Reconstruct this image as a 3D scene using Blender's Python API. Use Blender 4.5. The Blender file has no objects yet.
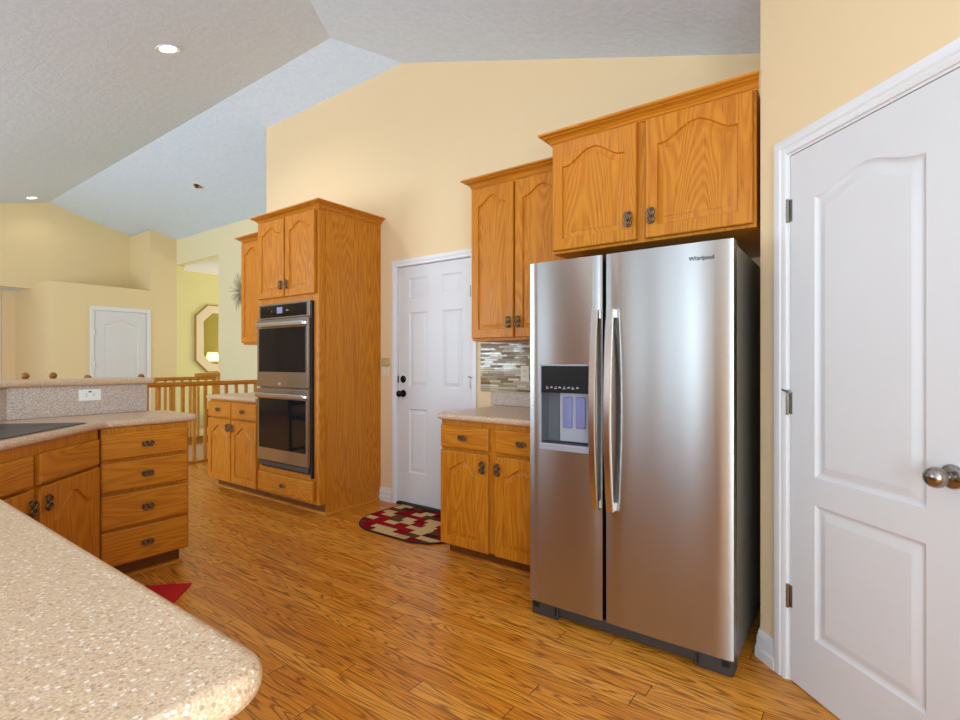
import bpy, bmesh, math, random
from mathutils import Vector, Matrix
random.seed(7)
C = bpy.context.scene.collection
SC = bpy.context.scene
PI = math.pi

# ------------------------------------------------------------------ camera
cd = bpy.data.cameras.new('camera'); cam = bpy.data.objects.new('camera', cd); C.objects.link(cam)
cd.sensor_width = 36.0; cd.lens = 36.0 * 518 / 960; cd.shift_y = 2 / 960; cd.clip_start = 0.02
cam.location = (0, 0, 1.24); cam.rotation_euler = (PI / 2, 0, math.radians(36.3))
SC.camera = cam
# ------------------------------------------------------------------ world, exposure
SC.view_settings.view_transform = 'Standard'; SC.view_settings.look = 'None'
SC.view_settings.gamma = 1; SC.view_settings.use_curve_mapping = False
SC.view_settings.exposure = -0.25
w = bpy.data.worlds.new('world'); SC.world = w; w.use_nodes = True
bg = w.node_tree.nodes['Background']; bg.inputs[0].default_value = (0.80, 0.90, 1.0, 1); bg.inputs[1].default_value = 1.5
SC.cycles.use_denoising = True; SC.cycles.max_bounces = 10; SC.cycles.diffuse_bounces = 6
SC.cycles.sample_clamp_indirect = 6


def area(name, loc, rot, sx, sy, power, col=(1, 1, 1), spread=180):
    d = bpy.data.lights.new(name, 'AREA'); d.shape = 'RECTANGLE'; d.size = sx; d.size_y = sy
    d.energy = power; d.color = col; d.spread = math.radians(spread)
    o = bpy.data.objects.new(name, d); C.objects.link(o); o.location = loc; o.rotation_euler = rot
    return o


# daylight from the patio door and sink window; the other panels are added fill
DAY = (.70, .86, 1.0)
UP = math.radians(112)       # upward tilt of area lights, for a brighter ceiling
area('daylight_patio_door', (-2.56, -2.58, 1.2), (PI / 2, 0, 0), .30, 2.0, 3.5, DAY)
area('daylight_patio_door', (-2.0, -2.58, 1.2), (PI / 2, 0, 0), .42, 2.0, 6, DAY)
area('daylight_patio_door', (-1.64, -2.58, 1.2), (PI / 2, 0, 0), .22, 2.0, 10, DAY)
area('fill_nook', (0.40, -2.56, 1.2), (math.radians(108), 0, 0), 1.2, 1.9, 72, DAY)  # added fill panel tilted up at the ceiling; no nook window is known
area('daylight_sink_window', (-4.30, -2.58, 1.55), (PI / 2, 0, 0), 0.7, 1.2, 10, DAY)
area('fill_east', (1.16, -0.9, 1.35), (math.radians(104), 0, PI / 2), 1.6, 1.6, 125, DAY)  # added to brighten the drawer fronts; no east window is known
area('fill_living', (-7.1, -2.56, 1.4), (math.radians(124), 0, 0), 3.0, 2.0, 250, DAY)  # main added fill, out of view and aimed up at the ceiling
area('fill_dining', (-8.6, 6.9, 1.6), (-PI / 2, 0, 0), 2.0, 1.6, 50, (.9, .95, 1))  # added fill for the dining room; the wall behind has no opening

# ------------------------------------------------------------------ node helper + materials


class NT:
    def __init__(s, name):
        s.m = bpy.data.materials.new(name); s.m.use_nodes = True
        s.t = s.m.node_tree; s.b = s.t.nodes['Principled BSDF']

    def n(s, typ, ins=None, **kw):
        nd = s.t.nodes.new(typ)
        for k, v in kw.items(): setattr(nd, k, v)
        for k, v in (ins or {}).items():
            if hasattr(v, 'is_output'): s.t.links.new(v, nd.inputs[k])
            else: nd.inputs[k].default_value = v
        return nd

    def math(s, op, a, b=0.0, c=None, clamp=False):
        ins = {0: a, 1: b}
        if c is not None: ins[2] = c
        return s.n('ShaderNodeMath', ins, operation=op, use_clamp=clamp).outputs[0]

    def vmath(s, op, a, b):
        return s.n('ShaderNodeVectorMath', {0: a, 1: b}, operation=op).outputs[0]

    def comb(s, x, y, z):
        return s.n('ShaderNodeCombineXYZ', {0: x, 1: y, 2: z}).outputs[0]

    def sep(s, v):
        return s.n('ShaderNodeSeparateXYZ', {0: v}).outputs

    def noise(s, v, scale, detail=2, rough=.5, dist=0):
        return s.n('ShaderNodeTexNoise', {'Vector': v, 'Scale': scale, 'Detail': detail, 'Roughness': rough, 'Distortion': dist}).outputs['Fac']

    def white(s, v):
        return s.n('ShaderNodeTexWhiteNoise', {'Vector': v}, noise_dimensions='3D').outputs['Value']

    def ramp(s, f, stops, interp='LINEAR'):
        r = s.n('ShaderNodeValToRGB', {0: f}); cr = r.color_ramp; cr.interpolation = interp
        while len(cr.elements) < len(stops): cr.elements.new(0.5)
        for e, (p, c) in zip(cr.elements, stops):
            e.position = p; e.color = c if len(c) == 4 else (*c, 1)
        return r.outputs[0]

    def mix(s, f, a, b, blend='MIX'):
        nd = s.n('ShaderNodeMix', None, data_type='RGBA', blend_type=blend)
        for k, v in ((0, f), (6, a), (7, b)):
            if hasattr(v, 'is_output'): s.t.links.new(v, nd.inputs[k])
            else: nd.inputs[k].default_value = v if k == 0 else (*v[:3], 1)
        return nd.outputs[2]

    def set(s, **kw):
        for k, v in kw.items():
            k = {'color': 'Base Color', 'rough': 'Roughness', 'metal': 'Metallic', 'normal': 'Normal', 'spec': 'Specular IOR Level',
                 'aniso': 'Anisotropic', 'anrot': 'Anisotropic Rotation', 'tangent': 'Tangent', 'coat': 'Coat Weight', 'coatr': 'Coat Roughness',
                 'emit': 'Emission Color', 'emits': 'Emission Strength', 'trans': 'Transmission Weight', 'alpha': 'Alpha'}[k]
            if hasattr(v, 'is_output'): s.t.links.new(v, s.b.inputs[k])
            else: s.b.inputs[k].default_value = (*v, 1) if isinstance(v, tuple) and len(v) == 3 else v
        return s.m

    def bump(s, h, strength=.3, dist=.01):
        return s.n('ShaderNodeBump', {'Height': h, 'Strength': strength, 'Distance': dist}).outputs[0]

    def obj(s):
        return s.n('ShaderNodeTexCoord').outputs['Object']

    def rnd(s):
        return s.n('ShaderNodeObjectInfo').outputs['Random']


def L(r, g, b):
    return tuple((c / 255 / 12.92) if c / 255 <= .04045 else ((c / 255 + .055) / 1.055) ** 2.4 for c in (r, g, b))


def plain(name, col, rough=.5, metal=0., spec=.5, bump=0, bscale=200, **kw):
    t = NT(name)
    v = t.noise(t.obj(), 3, 3)
    col2 = tuple(c * .94 for c in col)
    t.set(color=t.mix(v, col, col2), rough=rough, metal=metal, spec=spec, **kw)
    if bump: t.set(normal=t.bump(t.noise(t.obj(), bscale, 3), bump, .002))
    return t.m


def oak(name, axis, light, dark, pore):
    """axis = grain direction of the part in its own coordinates (0 x, 1 y, 2 z)"""
    t = NT(name); o = t.obj(); r = t.rnd()
    off = t.comb(t.math('MULTIPLY', r, 13.7), t.math('MULTIPLY', r, 29.1), t.math('MULTIPLY', r, 51.3))
    v = t.vmath('ADD', o, off)
    s1 = [5.5, 5.5, 5.5]; s1[axis] = .6
    s2 = [210, 210, 210]; s2[axis] = 5
    s3 = [330, 330, 330]; s3[axis] = 9
    rings = t.noise(t.vmath('MULTIPLY', v, tuple(s1)), 1.0, 2, .45, .25)
    ring = t.math('MULTIPLY_ADD', t.math('SINE', t.math('MULTIPLY', rings, 150)), .5, .5)
    fib = t.noise(t.vmath('MULTIPLY', v, tuple(s2)), 1.0, 3, .6)
    por = t.noise(t.vmath('MULTIPLY', v, tuple(s3)), 1.0, 2, .5)
    porm = t.math('MULTIPLY', t.math('SUBTRACT', por, .56, clamp=True), 5.0, clamp=True)
    f = t.math('MULTIPLY_ADD', ring, .42, t.math('MULTIPLY', fib, .7), clamp=True)
    f = t.math('SUBTRACT', f, .12, clamp=True)
    col = t.mix(f, light, dark)
    porw = t.math('MULTIPLY', porm, t.math('MULTIPLY_ADD', ring, .5, .25))
    col = t.mix(porw, col, pore)
    t.set(color=col, rough=.38, spec=.32, normal=t.bump(fib, .05, .002))
    return t.m


OL, OD, OP = L(212, 139, 36), L(174, 95, 10), L(116, 56, 4)
M = {}
M['oak_z'] = oak('honey_oak_upright', 2, OL, OD, OP)
M['oak_x'] = oak('honey_oak_level', 0, OL, OD, OP)
M['oak_y'] = oak('honey_oak_deep', 1, OL, OD, OP)
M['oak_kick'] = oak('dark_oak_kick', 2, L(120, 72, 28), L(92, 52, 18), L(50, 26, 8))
M['oak_rail'] = oak('oak_rail', 1, L(206, 140, 44), L(170, 104, 24), L(120, 66, 12))
M['oak_bal'] = oak('oak_baluster', 2, L(220, 158, 64), L(188, 124, 40), L(130, 76, 20))


def floor_mat():
    t = NT('oak_plank_floor'); o = t.obj(); x, y, z = t.sep(o)
    PW, PL = .083, 1.25
    ry = t.math('DIVIDE', y, PW); row = t.math('FLOOR', ry); fy = t.math('FRACT', ry)
    ro = t.white(t.comb(row, 3.3, 0))
    rx = t.math('MULTIPLY_ADD', ro, 9.0, t.math('DIVIDE', x, PL)); cell = t.math('FLOOR', rx); fx = t.math('FRACT', rx)
    rn = t.white(t.comb(row, cell, 1.7))
    v = t.comb(t.math('MULTIPLY_ADD', rn, 37.0, t.math('MULTIPLY', x, .8)),
               t.math('MULTIPLY_ADD', rn, 11.0, t.math('MULTIPLY', y, 11.0)), t.math('MULTIPLY', rn, 53.0))
    n = t.noise(v, 1.15, 2, .5, .15)
    ring = t.math('MULTIPLY_ADD', t.math('SINE', t.math('MULTIPLY', n, 100)), .5, .5)
    ring = t.math('POWER', ring, 3.6)
    fib = t.noise(t.vmath('MULTIPLY', o, (7, 170, 1)), 1.0, 3, .6)
    tone = t.ramp(rn, [(0, L(214, 130, 34)), (.45, L(226, 144, 42)), (1, L(236, 160, 60))])
    col = t.mix(t.math('MULTIPLY', ring, .72), tone, L(122, 58, 6))
    col = t.mix(t.math('MULTIPLY', t.math('SUBTRACT', fib, .42, clamp=True), 1.5, clamp=True), col, L(150, 84, 14))
    ey = t.math('MINIMUM', fy, t.math('SUBTRACT', 1.0, fy))
    sy = t.math('LESS_THAN', ey, .018)
    ex = t.math('MINIMUM', fx, t.math('SUBTRACT', 1.0, fx))
    sx = t.math('LESS_THAN', ex, .0013)
    seam = t.math('MAXIMUM', t.math('MULTIPLY', sy, .6), t.math('MULTIPLY', sx, .85))
    col = t.mix(seam, col, L(60, 28, 6))
    rough = t.math('MULTIPLY_ADD', fib, .14, .24)
    h = t.math('SUBTRACT', t.math('MULTIPLY', fib, .25), seam)
    t.set(color=col, rough=rough, spec=.4, normal=t.bump(h, .12, .002))
    return t.m


M['floor'] = floor_mat()


def paint(name, col, rough=.75, bs=140, b=.12):
    t = NT(name); o = t.obj()
    v = t.noise(o, 1.3, 3)
    t.set(color=t.mix(v, col, tuple(c * .96 for c in col)), rough=rough, spec=.3, normal=t.bump(t.noise(o, bs, 3), b, .002))
    return t.m


M['cream'] = paint('cream_wall_paint', L(236, 210, 167))
M['tan'] = paint('tan_wall_paint', L(232, 210, 162))
M['sage'] = paint('sage_beige_wall_paint', L(238, 228, 186))
M['yellow'] = paint('yellow_wall_paint', L(236, 226, 160))
M['white'] = paint('white_wall_paint', L(236, 234, 226))


def ceil_mat():
    t = NT('knockdown_ceiling'); o = t.obj()
    n = t.noise(o, 22, 4, .62, .6)
    k = t.ramp(n, [(.42, (0, 0, 0)), (.58, (1, 1, 1))])
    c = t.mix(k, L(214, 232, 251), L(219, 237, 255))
    t.set(color=c, rough=.85, spec=.2, normal=t.bump(k, .22, .004))
    return t.m


M['ceiling'] = ceil_mat()
M['trim'] = plain('white_trim_paint', L(232, 232, 232), .35)
M['door_white'] = plain('white_door_paint', L(222, 222, 222), .42)


def stone():
    t = NT('speckled_beige_solid_surface'); o = t.obj()
    base = t.mix(t.noise(o, 14, 3), L(210, 176, 140), L(194, 160, 124))
    vo = t.n('ShaderNodeTexVoronoi', {'Vector': o, 'Scale': 170.0}); r = t.sep(vo.outputs['Color'])[0]
    d = vo.outputs['Distance']
    inn = t.math('LESS_THAN', d, .42)
    wht = t.math('MULTIPLY', t.math('GREATER_THAN', r, .80), inn)
    drk = t.math('MULTIPLY', t.math('LESS_THAN', r, .22), inn)
    vo2 = t.n('ShaderNodeTexVoronoi', {'Vector': o, 'Scale': 420.0}); r2 = t.sep(vo2.outputs['Color'])[0]
    tone = t.ramp(r2, [(0, L(176, 142, 108)), (.5, L(208, 176, 142)), (1, L(232, 206, 178))])
    col = t.mix(.55, base, tone)
    col = t.mix(t.math('MULTIPLY', wht, .6), col, L(246, 236, 222))
    col = t.mix(t.math('MULTIPLY', drk, .55), col, L(150, 116, 86))
    t.set(color=col, rough=.28, spec=.5)
    return t.m


M['stone'] = stone()


def splash_stone():
    t = NT('speckled_grey_rose_splash'); o = t.obj()
    vo2 = t.n('ShaderNodeTexVoronoi', {'Vector': o, 'Scale': 260.0}); r2 = t.sep(vo2.outputs['Color'])[0]
    col = t.ramp(r2, [(0, L(152, 132, 116)), (.35, L(186, 168, 152)), (.7, L(200, 184, 170)), (1, L(220, 210, 202))])
    t.set(color=col, rough=.3, spec=.5)
    return t.m


M['splash'] = splash_stone()


def steel(name, col, rough, aniso=.75, brush=True):
    t = NT(name); o = t.obj()
    tan = t.n('ShaderNodeTangent', direction_type='UV_MAP')
    t.set(color=col, metal=1.0, rough=rough, aniso=aniso, anrot=.25, tangent=tan.outputs[0])
    return t.m


M['steel'] = steel('brushed_stainless', L(190, 190, 188), .26, 1.0)
M['steel_handle'] = steel('satin_stainless_handle', L(214, 212, 208), .22, .4)
M['nickel'] = plain('satin_nickel', L(166, 162, 156), .22, 1.0)
M['pewter'] = plain('antique_pewter', L(122, 106, 90), .3, 1.0)
M['grey_side'] = plain('textured_grey_case', L(120, 116, 108), .45, bump=.2, bscale=500)
M['dark_plastic'] = plain('charcoal_plastic', L(62, 58, 56), .45)
M['black_gloss'] = plain('black_glass', L(14, 14, 16), .06)
M['cook_glass'] = plain('cooktop_glass', L(30, 32, 34), .35)
M['oven_glass'] = plain('oven_door_glass', L(20, 22, 27), .05, spec=.35)
M['panel_black'] = plain('panel_black', L(16, 16, 17), .3, spec=.3)
M['black'] = plain('black_matte', L(14, 13, 12), .6)
M['grey_plastic'] = plain('grey_plastic', L(96, 98, 104), .35)
M['silver_plastic'] = plain('silver_plastic', L(158, 160, 168), .3)
M['blue_plastic'] = plain('blue_tinted_paddle', L(120, 122, 165), .25)
M['plate_white'] = plain('white_plate', L(238, 238, 234), .4)
M['plate_almond'] = plain('almond_plate', L(206, 184, 130), .45)
M['ivory'] = plain('ivory_plate', L(232, 222, 196), .45)
M['slot'] = plain('slot_grey', L(70, 66, 62), .5)
M['rubber'] = plain('dark_threshold', L(40, 32, 26), .6)
M['red_rug'] = plain('red_rug_pile', L(200, 8, 14), .95, bump=.8, bscale=900)
M['rug_border'] = plain('dark_maroon_binding', L(58, 16, 18), .9, bump=.6, bscale=700)
M['finial'] = plain('bronzed_wood_finial', L(150, 100, 44), .3)
M['chair_wood'] = plain('dark_wood', L(96, 60, 30), .4)
M['twig'] = plain('dry_grey_twig', L(150, 140, 110), .7)
M['gold_frame'] = plain('cream_gold_frame', L(240, 220, 180), .45)
M['gold_edge'] = plain('dull_gold_edge', L(168, 124, 62), .4)
M['mirror'] = NT('mirror_glass').set(color=(.92, .92, .88), metal=1.0, rough=.02)
M['carpet'] = plain('beige_carpet', L(214, 196, 156), .95, bump=.5, bscale=600)
M['umber'] = plain('dark_umber_box', L(74, 46, 26), .6)
t = NT('lit_lens'); M['lamp_on'] = t.set(color=(1, 1, 1), emit=(1, .97, .9), emits=9.0)
t = NT('lit_shade'); M['shade_on'] = t.set(color=(1, .85, .5), emit=(1, .78, .36), emits=2.2)
t = NT('display'); M['display'] = t.set(color=(.1, .1, .2), emit=(.5, .52, .85), emits=.45, rough=.2)
t = NT('panel_marks'); M['marks'] = t.set(color=(.36, .36, .38), rough=.4)


def tile_mat():
    t = NT('glass_stone_mosaic'); o = t.obj(); x, y, z = t.sep(o)
    RH = .0162
    rz = t.math('DIVIDE', z, RH); row = t.math('FLOOR', rz); fz = t.math('FRACT', rz)
    ro = t.white(t.comb(row, 1.1, 5)); ln = t.math('MULTIPLY_ADD', t.white(t.comb(row, 8.2, 2)), 7.0, 6.0)
    rx = t.math('MULTIPLY_ADD', x, ln, t.math('MULTIPLY', ro, 7.0)); cell = t.math('FLOOR', rx); fx = t.math('FRACT', rx)
    rn = t.white(t.comb(row, cell, .4)); gl = t.white(t.comb(row, cell, 9.4))
    col = t.ramp(rn, [(0, L(150, 134, 100)), (.14, L(196, 184, 152)), (.3, L(170, 158, 128)), (.42, L(128, 98, 66)), (.52, L(186, 180, 160)),
                      (.68, L(160, 152, 124)), (.8, L(216, 208, 184)), (.92, L(142, 118, 84))], 'CONSTANT')
    gr = t.math('MAXIMUM', t.math('LESS_THAN', fz, .10), t.math('LESS_THAN', fx, .02))
    col = t.mix(gr, col, L(120, 108, 86))
    rough = t.math('MULTIPLY_ADD', t.math('LESS_THAN', gl, .5), .4, .08)
    t.set(color=col, rough=rough, spec=.6, normal=t.bump(t.math('SUBTRACT', t.math('MULTIPLY', gl, .5), gr), .3, .002))
    return t.m


M['tile'] = tile_mat()


def mat_rug():
    t = NT('patchwork_mat'); o = t.obj(); x, y, z = t.sep(o)
    ry = t.math('DIVIDE', y, .064); row = t.math('FLOOR', ry)
    rx = t.math('MULTIPLY_ADD', t.white(t.comb(row, 2.2, 0)), 3.0, t.math('DIVIDE', x, .115)); cell = t.math('FLOOR', rx)
    rn = t.white(t.comb(row, cell, 6.1))
    col = t.ramp(rn, [(0, L(206, 176, 122)), (.27, L(128, 10, 20)), (.55, L(92, 62, 34)), (.68, L(70, 22, 22)), (.78, L(150, 14, 24)), (.93, L(196, 160, 108))], 'CONSTANT')
    t.set(color=col, rough=.95, spec=.1, normal=t.bump(t.noise(o, 700, 2), .6, .003))
    return t.m


M['patch'] = mat_rug()

# ------------------------------------------------------------------ mesh helpers


def box(bm, x0, x1, y0, y1, z0, z1, bev=0.0, seg=2):
    vs = [bm.verts.new(p) for p in ((x0, y0, z0), (x1, y0, z0), (x1, y1, z0), (x0, y1, z0), (x0, y0, z1), (x1, y0, z1), (x1, y1, z1), (x0, y1, z1))]
    fs = [bm.faces.new([vs[i] for i in q]) for q in ((0, 3, 2, 1), (4, 5, 6, 7), (0, 1, 5, 4), (1, 2, 6, 5), (2, 3, 7, 6), (3, 0, 4, 7))]
    if bev:
        es = {e for f in fs for e in f.edges}
        bmesh.ops.bevel(bm, geom=list(es), offset=bev, segments=seg, affect='EDGES', profile=.5)
    return bm


def BX(*a, **k): return box(bmesh.new(), *a, **k)


def prism(bm, poly, z0, z1, bev=0.0, seg=3, bot=True):
    n = len(poly)
    ar = sum(poly[i][0] * poly[(i + 1) % n][1] - poly[(i + 1) % n][0] * poly[i][1] for i in range(n))
    if ar < 0: poly = poly[::-1]
    a = [bm.verts.new((x, y, z0)) for x, y in poly]; b = [bm.verts.new((x, y, z1)) for x, y in poly]
    top = bm.faces.new(b); bt = bm.faces.new(a[::-1])
    for i in range(n):
        bm.faces.new((a[i], a[(i + 1) % n], b[(i + 1) % n], b[i]))
    if bev:
        es = list(top.edges) + (list(bt.edges) if bot else [])
        bmesh.ops.bevel(bm, geom=es, offset=bev, segments=seg, affect='EDGES', profile=.5)
    return bm


def slab_round(bm, poly, z0, z1, r, seg=5):
    n = len(poly)
    ar = sum(poly[i][0] * poly[(i + 1) % n][1] - poly[(i + 1) % n][0] * poly[i][1] for i in range(n))
    if ar < 0: poly = poly[::-1]
    lv = [(r * (1 - math.sin(PI / 2 * k / seg)), z0 + r * (1 - math.cos(PI / 2 * k / seg))) for k in range(seg + 1)]
    lv += [(r * (1 - math.cos(PI / 2 * k / seg)), z1 - r * (1 - math.sin(PI / 2 * k / seg))) for k in range(seg + 1)]
    loops = [[bm.verts.new((x, y, z)) for x, y in (inset(poly, d) if d > 1e-6 else poly)] for d, z in lv]
    for a, b in zip(loops, loops[1:]):
        for i in range(n): bm.faces.new((a[i], a[(i + 1) % n], b[(i + 1) % n], b[i]))
    bm.faces.new(loops[0][::-1]); bm.faces.new(loops[-1])
    return bm


def fillet(poly, rad, n=6):
    out = []; N = len(poly)
    for i in range(N):
        p = Vector(poly[i]); r = rad[i] if isinstance(rad, (list, tuple)) else rad
        if r <= 0: out.append(tuple(p)); continue
        a = (Vector(poly[i - 1]) - p).normalized(); b = (Vector(poly[(i + 1) % N]) - p).normalized()
        ang = a.angle(b); d = r / math.tan(ang / 2); p0 = p + a * d; p1 = p + b * d
        c = p + (a + b).normalized() * (r / math.sin(ang / 2))
        a0 = math.atan2(p0.y - c.y, p0.x - c.x); a1 = math.atan2(p1.y - c.y, p1.x - c.x)
        da = (a1 - a0 + PI) % (2 * PI) - PI
        for k in range(n + 1):
            th = a0 + da * k / n; out.append((c.x + r * math.cos(th), c.y + r * math.sin(th)))
    return out


def tube(bm, pts, r, n=8, closed=False, flat=None):
    P = [Vector(p) for p in pts]; rings = []; N = len(P)
    for i, p in enumerate(P):
        if closed: t = (P[(i + 1) % N] - P[i - 1]).normalized()
        else: t = (P[min(i + 1, N - 1)] - P[max(i - 1, 0)]).normalized()
        ref = Vector((0, 0, 1)) if abs(t.z) < .9 else Vector((0, 1, 0))
        u = t.cross(ref).normalized(); v = t.cross(u).normalized()
        rr = r[i] if isinstance(r, (list, tuple)) else r
        rings.append([bm.verts.new(p + (u * math.cos(2 * PI * k / n) + v * math.sin(2 * PI * k / n)) * rr) for k in range(n)])
    m = N if closed else N - 1
    for i in range(m):
        A, B = rings[i], rings[(i + 1) % N]
        for k in range(n): bm.faces.new((A[k], A[(k + 1) % n], B[(k + 1) % n], B[k]))
    if not closed:
        bm.faces.new(rings[0][::-1]); bm.faces.new(rings[-1])
    return bm


def lathe(bm, prof, n=24, mat=None):
    """profile (r, z) round z; mat places it"""
    mat = mat or Matrix.Identity(4); rings = []
    for r, z in prof:
        rings.append([bm.verts.new(mat @ Vector((r * math.cos(2 * PI * k / n), r * math.sin(2 * PI * k / n), z))) for k in range(n)])
    for i in range(len(rings) - 1):
        for k in range(n): bm.faces.new((rings[i][k], rings[i][(k + 1) % n], rings[i + 1][(k + 1) % n], rings[i + 1][k]))
    bm.faces.new(rings[0][::-1]); bm.faces.new(rings[-1])
    return bm


def sweep(bm, prof, path, closed=False):
    """prof: (out, up); path: plan points (x, y) in order, out = to the right of travel; mitred"""
    P = [Vector(p) for p in path]; N = len(P); rings = []
    for i, p in enumerate(P):
        d0 = (P[i] - P[i - 1]).normalized() if i > 0 else None
        d1 = (P[i + 1] - P[i]).normalized() if i < N - 1 else None
        n0 = Vector((d0.y, -d0.x)) if d0 else None; n1 = Vector((d1.y, -d1.x)) if d1 else None
        if n0 and n1:
            m = (n0 + n1).normalized(); m = m / m.dot(n0)
        else: m = n0 or n1
        rings.append([bm.verts.new((p.x + m.x * o, p.y + m.y * o, u)) for o, u in prof])
    k = len(prof)
    for i in range(N - 1):
        for j in range(k): bm.faces.new((rings[i][j], rings[i][(j + 1) % k], rings[i + 1][(j + 1) % k], rings[i + 1][j]))
    bm.faces.new(rings[0]); bm.faces.new(rings[-1][::-1])
    bmesh.ops.recalc_face_normals(bm, faces=bm.faces)
    return bm


def mesh_obj(name, bm, mat, parent=None, loc=(0, 0, 0), rot=0.0, sharp=35, uv=None, recalc=False):
    if recalc: bmesh.ops.recalc_face_normals(bm, faces=bm.faces)
    lim = math.radians(sharp)
    bm.normal_update()
    for f in bm.faces: f.smooth = True
    for ed in bm.edges:                       # sharp where steep, and where a broad flat face meets a narrow bevel
        if len(ed.link_faces) == 2:
            ar = sorted(f.calc_area() for f in ed.link_faces)
            ed.smooth = not (ed.calc_face_angle(0) > lim or ar[1] > 10 * max(ar[0], 1e-9))
    me = bpy.data.meshes.new(name); bm.to_mesh(me); bm.free()
    if isinstance(mat, str): mat = M[mat]
    me.materials.append(mat)
    if mat.name.startswith(('brushed', 'satin_stainless')):
        l = me.uv_layers.new(name='UVMap')
        for lp in me.loops:
            c = me.vertices[lp.vertex_index].co
            l.data[lp.index].uv = (c.x + c.y * .01, c.z)
    o = bpy.data.objects.new(name, me); C.objects.link(o)
    o.location = loc; o.rotation_euler = (0, 0, rot) if not isinstance(rot, tuple) else rot
    if parent: o.parent = parent
    return o


def tag(o, label, cat, group=None):
    o['label'] = label; o['category'] = cat
    if group: o['group'] = group
    return o


def thing(name, label, cat, loc=(0, 0, 0), rot=0.0, group=None):
    o = bpy.data.objects.new(name, None); C.objects.link(o); o.empty_display_size = .1
    o.location = loc; o.rotation_euler = (0, 0, rot) if not isinstance(rot, tuple) else rot
    return tag(o, label, cat, group)


def struct(name, bm, mat, **k):
    o = mesh_obj(name, bm, mat, **k)
    if 'parent' not in k or k['parent'] is None: o['kind'] = 'structure'
    return o


def outline(x0, x1, z0, z1, rise, n=18, eyebrow=False):
    """panel outline, counter-clockwise from lower left; the top is arched by `rise` above z1"""
    pts = []
    for k in range(n): pts.append((x0 + (x1 - x0) * k / n, z0))
    m = 8
    for k in range(m): pts.append((x1, z0 + (z1 - z0) * k / m))
    for k in range(n):
        t = 1 - 2 * k / n
        if eyebrow: f = .5 + .5 * math.cos(PI * min(1, abs(t) / .98))
        else: f = (.5 + .5 * math.cos(PI * min(1, abs(t) / .86))) ** .8
        pts.append((x0 + (x1 - x0) * (t + 1) / 2, z1 + rise * f))
    for k in range(m): pts.append((x0, z1 - (z1 - z0) * k / m))
    tags = ['b'] * n + ['r'] * m + ['t'] * n + ['l'] * m
    corners = {0: 0, n: 1, n + m: 2, 2 * n + m: 3}
    return pts, tags, corners


def inset(pts, d):
    N = len(pts); out = []
    for i in range(N):
        p = Vector(pts[i]); a = (p - Vector(pts[i - 1])).normalized(); b = (Vector(pts[(i + 1) % N]) - p).normalized()
        na, nb = Vector((-a.y, a.x)), Vector((-b.y, b.x)); m = (na + nb).normalized()
        out.append(tuple(p + m * (d / max(.5, m.dot(na)))))
    return out


RAISED = [(0, 0), (.0015, .006), (.004, .011), (.009, .011), (.030, .005), (.0315, .0035)]
MOULDED = [(0, 0), (.006, .006), (.014, .009), (.02, .009), (.034, .004), (.046, .002)]


def panel_slab(w, h, t, cells, prof=RAISED, edge=.004):
    """front of a panelled slab at y=0 (facing -y); cells: (cx0,cx1,cz0,cz1, px0,px1,pz0,pz1, rise, eyebrow)"""
    bm = bmesh.new(); front = []
    for cx0, cx1, cz0, cz1, px0, px1, pz0, pz1, rise, eb in cells:
        pts, tags, cor = outline(px0, px1, pz0, pz1, rise, eyebrow=eb)
        cc = [(cx0, cz0), (cx1, cz0), (cx1, cz1), (cx0, cz1)]
        outer = []
        for i, (p, tg) in enumerate(zip(pts, tags)):
            if i in cor: outer.append(cc[cor[i]])
            elif tg == 'b': outer.append((p[0], cz0))
            elif tg == 't': outer.append((p[0], cz1))
            elif tg == 'r': outer.append((cx1, p[1]))
            else: outer.append((cx0, p[1]))
        loops = [[bm.verts.new((x, 0, z)) for x, z in outer]]
        for d, dep in prof:
            loops.append([bm.verts.new((x, dep, z)) for x, z in outline(px0 + d, px1 - d, pz0 + d, pz1 - d, rise, eyebrow=eb)[0]])
        N = len(pts)
        for a, b in zip(loops, loops[1:]):
            for i in range(N): front.append(bm.faces.new((a[i], a[(i + 1) % N], b[(i + 1) % N], b[i])))
        front.append(bm.faces.new(loops[-1]))
    e = edge
    A = [bm.verts.new(p) for p in ((e, 0, e), (w - e, 0, e), (w - e, 0, h - e), (e, 0, h - e))]
    Bv = [bm.verts.new(p) for p in ((0, e, 0), (w, e, 0), (w, e, h), (0, e, h))]
    D = [bm.verts.new(p) for p in ((0, t, 0), (w, t, 0), (w, t, h), (0, t, h))]
    for i in range(4):
        j = (i + 1) % 4
        front.append(bm.faces.new((A[i], A[j], Bv[j], Bv[i])))
        f = bm.faces.new((Bv[i], Bv[j], D[j], D[i])); f.normal_update()
        c = f.calc_center_median() - Vector((w / 2, t / 2, h / 2))
        if f.normal.dot(c) < 0: f.normal_flip()
    bm.faces.new(D[::-1])
    for f in front:
        f.normal_update()
        if f.normal.y > 0: f.normal_flip()
    return bm


def front_slab(w, h, t=.025, edge=.006):
    """plain drawer front with a shallow moulded rim"""
    bm = bmesh.new(); loops = []
    for d, y in ((0, t), (0, edge), (.004, .002), (.008, .0), (.010, 0)):
        loops.append([bm.verts.new(p) for p in ((d, y, d), (w - d, y, d), (w - d, y, h - d), (d, y, h - d))])
    for a, b in zip(loops, loops[1:]):
        for i in range(4): bm.faces.new((a[i], a[(i + 1) % 4], b[(i + 1) % 4], b[i]))
    bm.faces.new(loops[-1]); bm.faces.new(loops[0][::-1])
    bmesh.ops.recalc_face_normals(bm, faces=bm.faces)
    return bm


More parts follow.
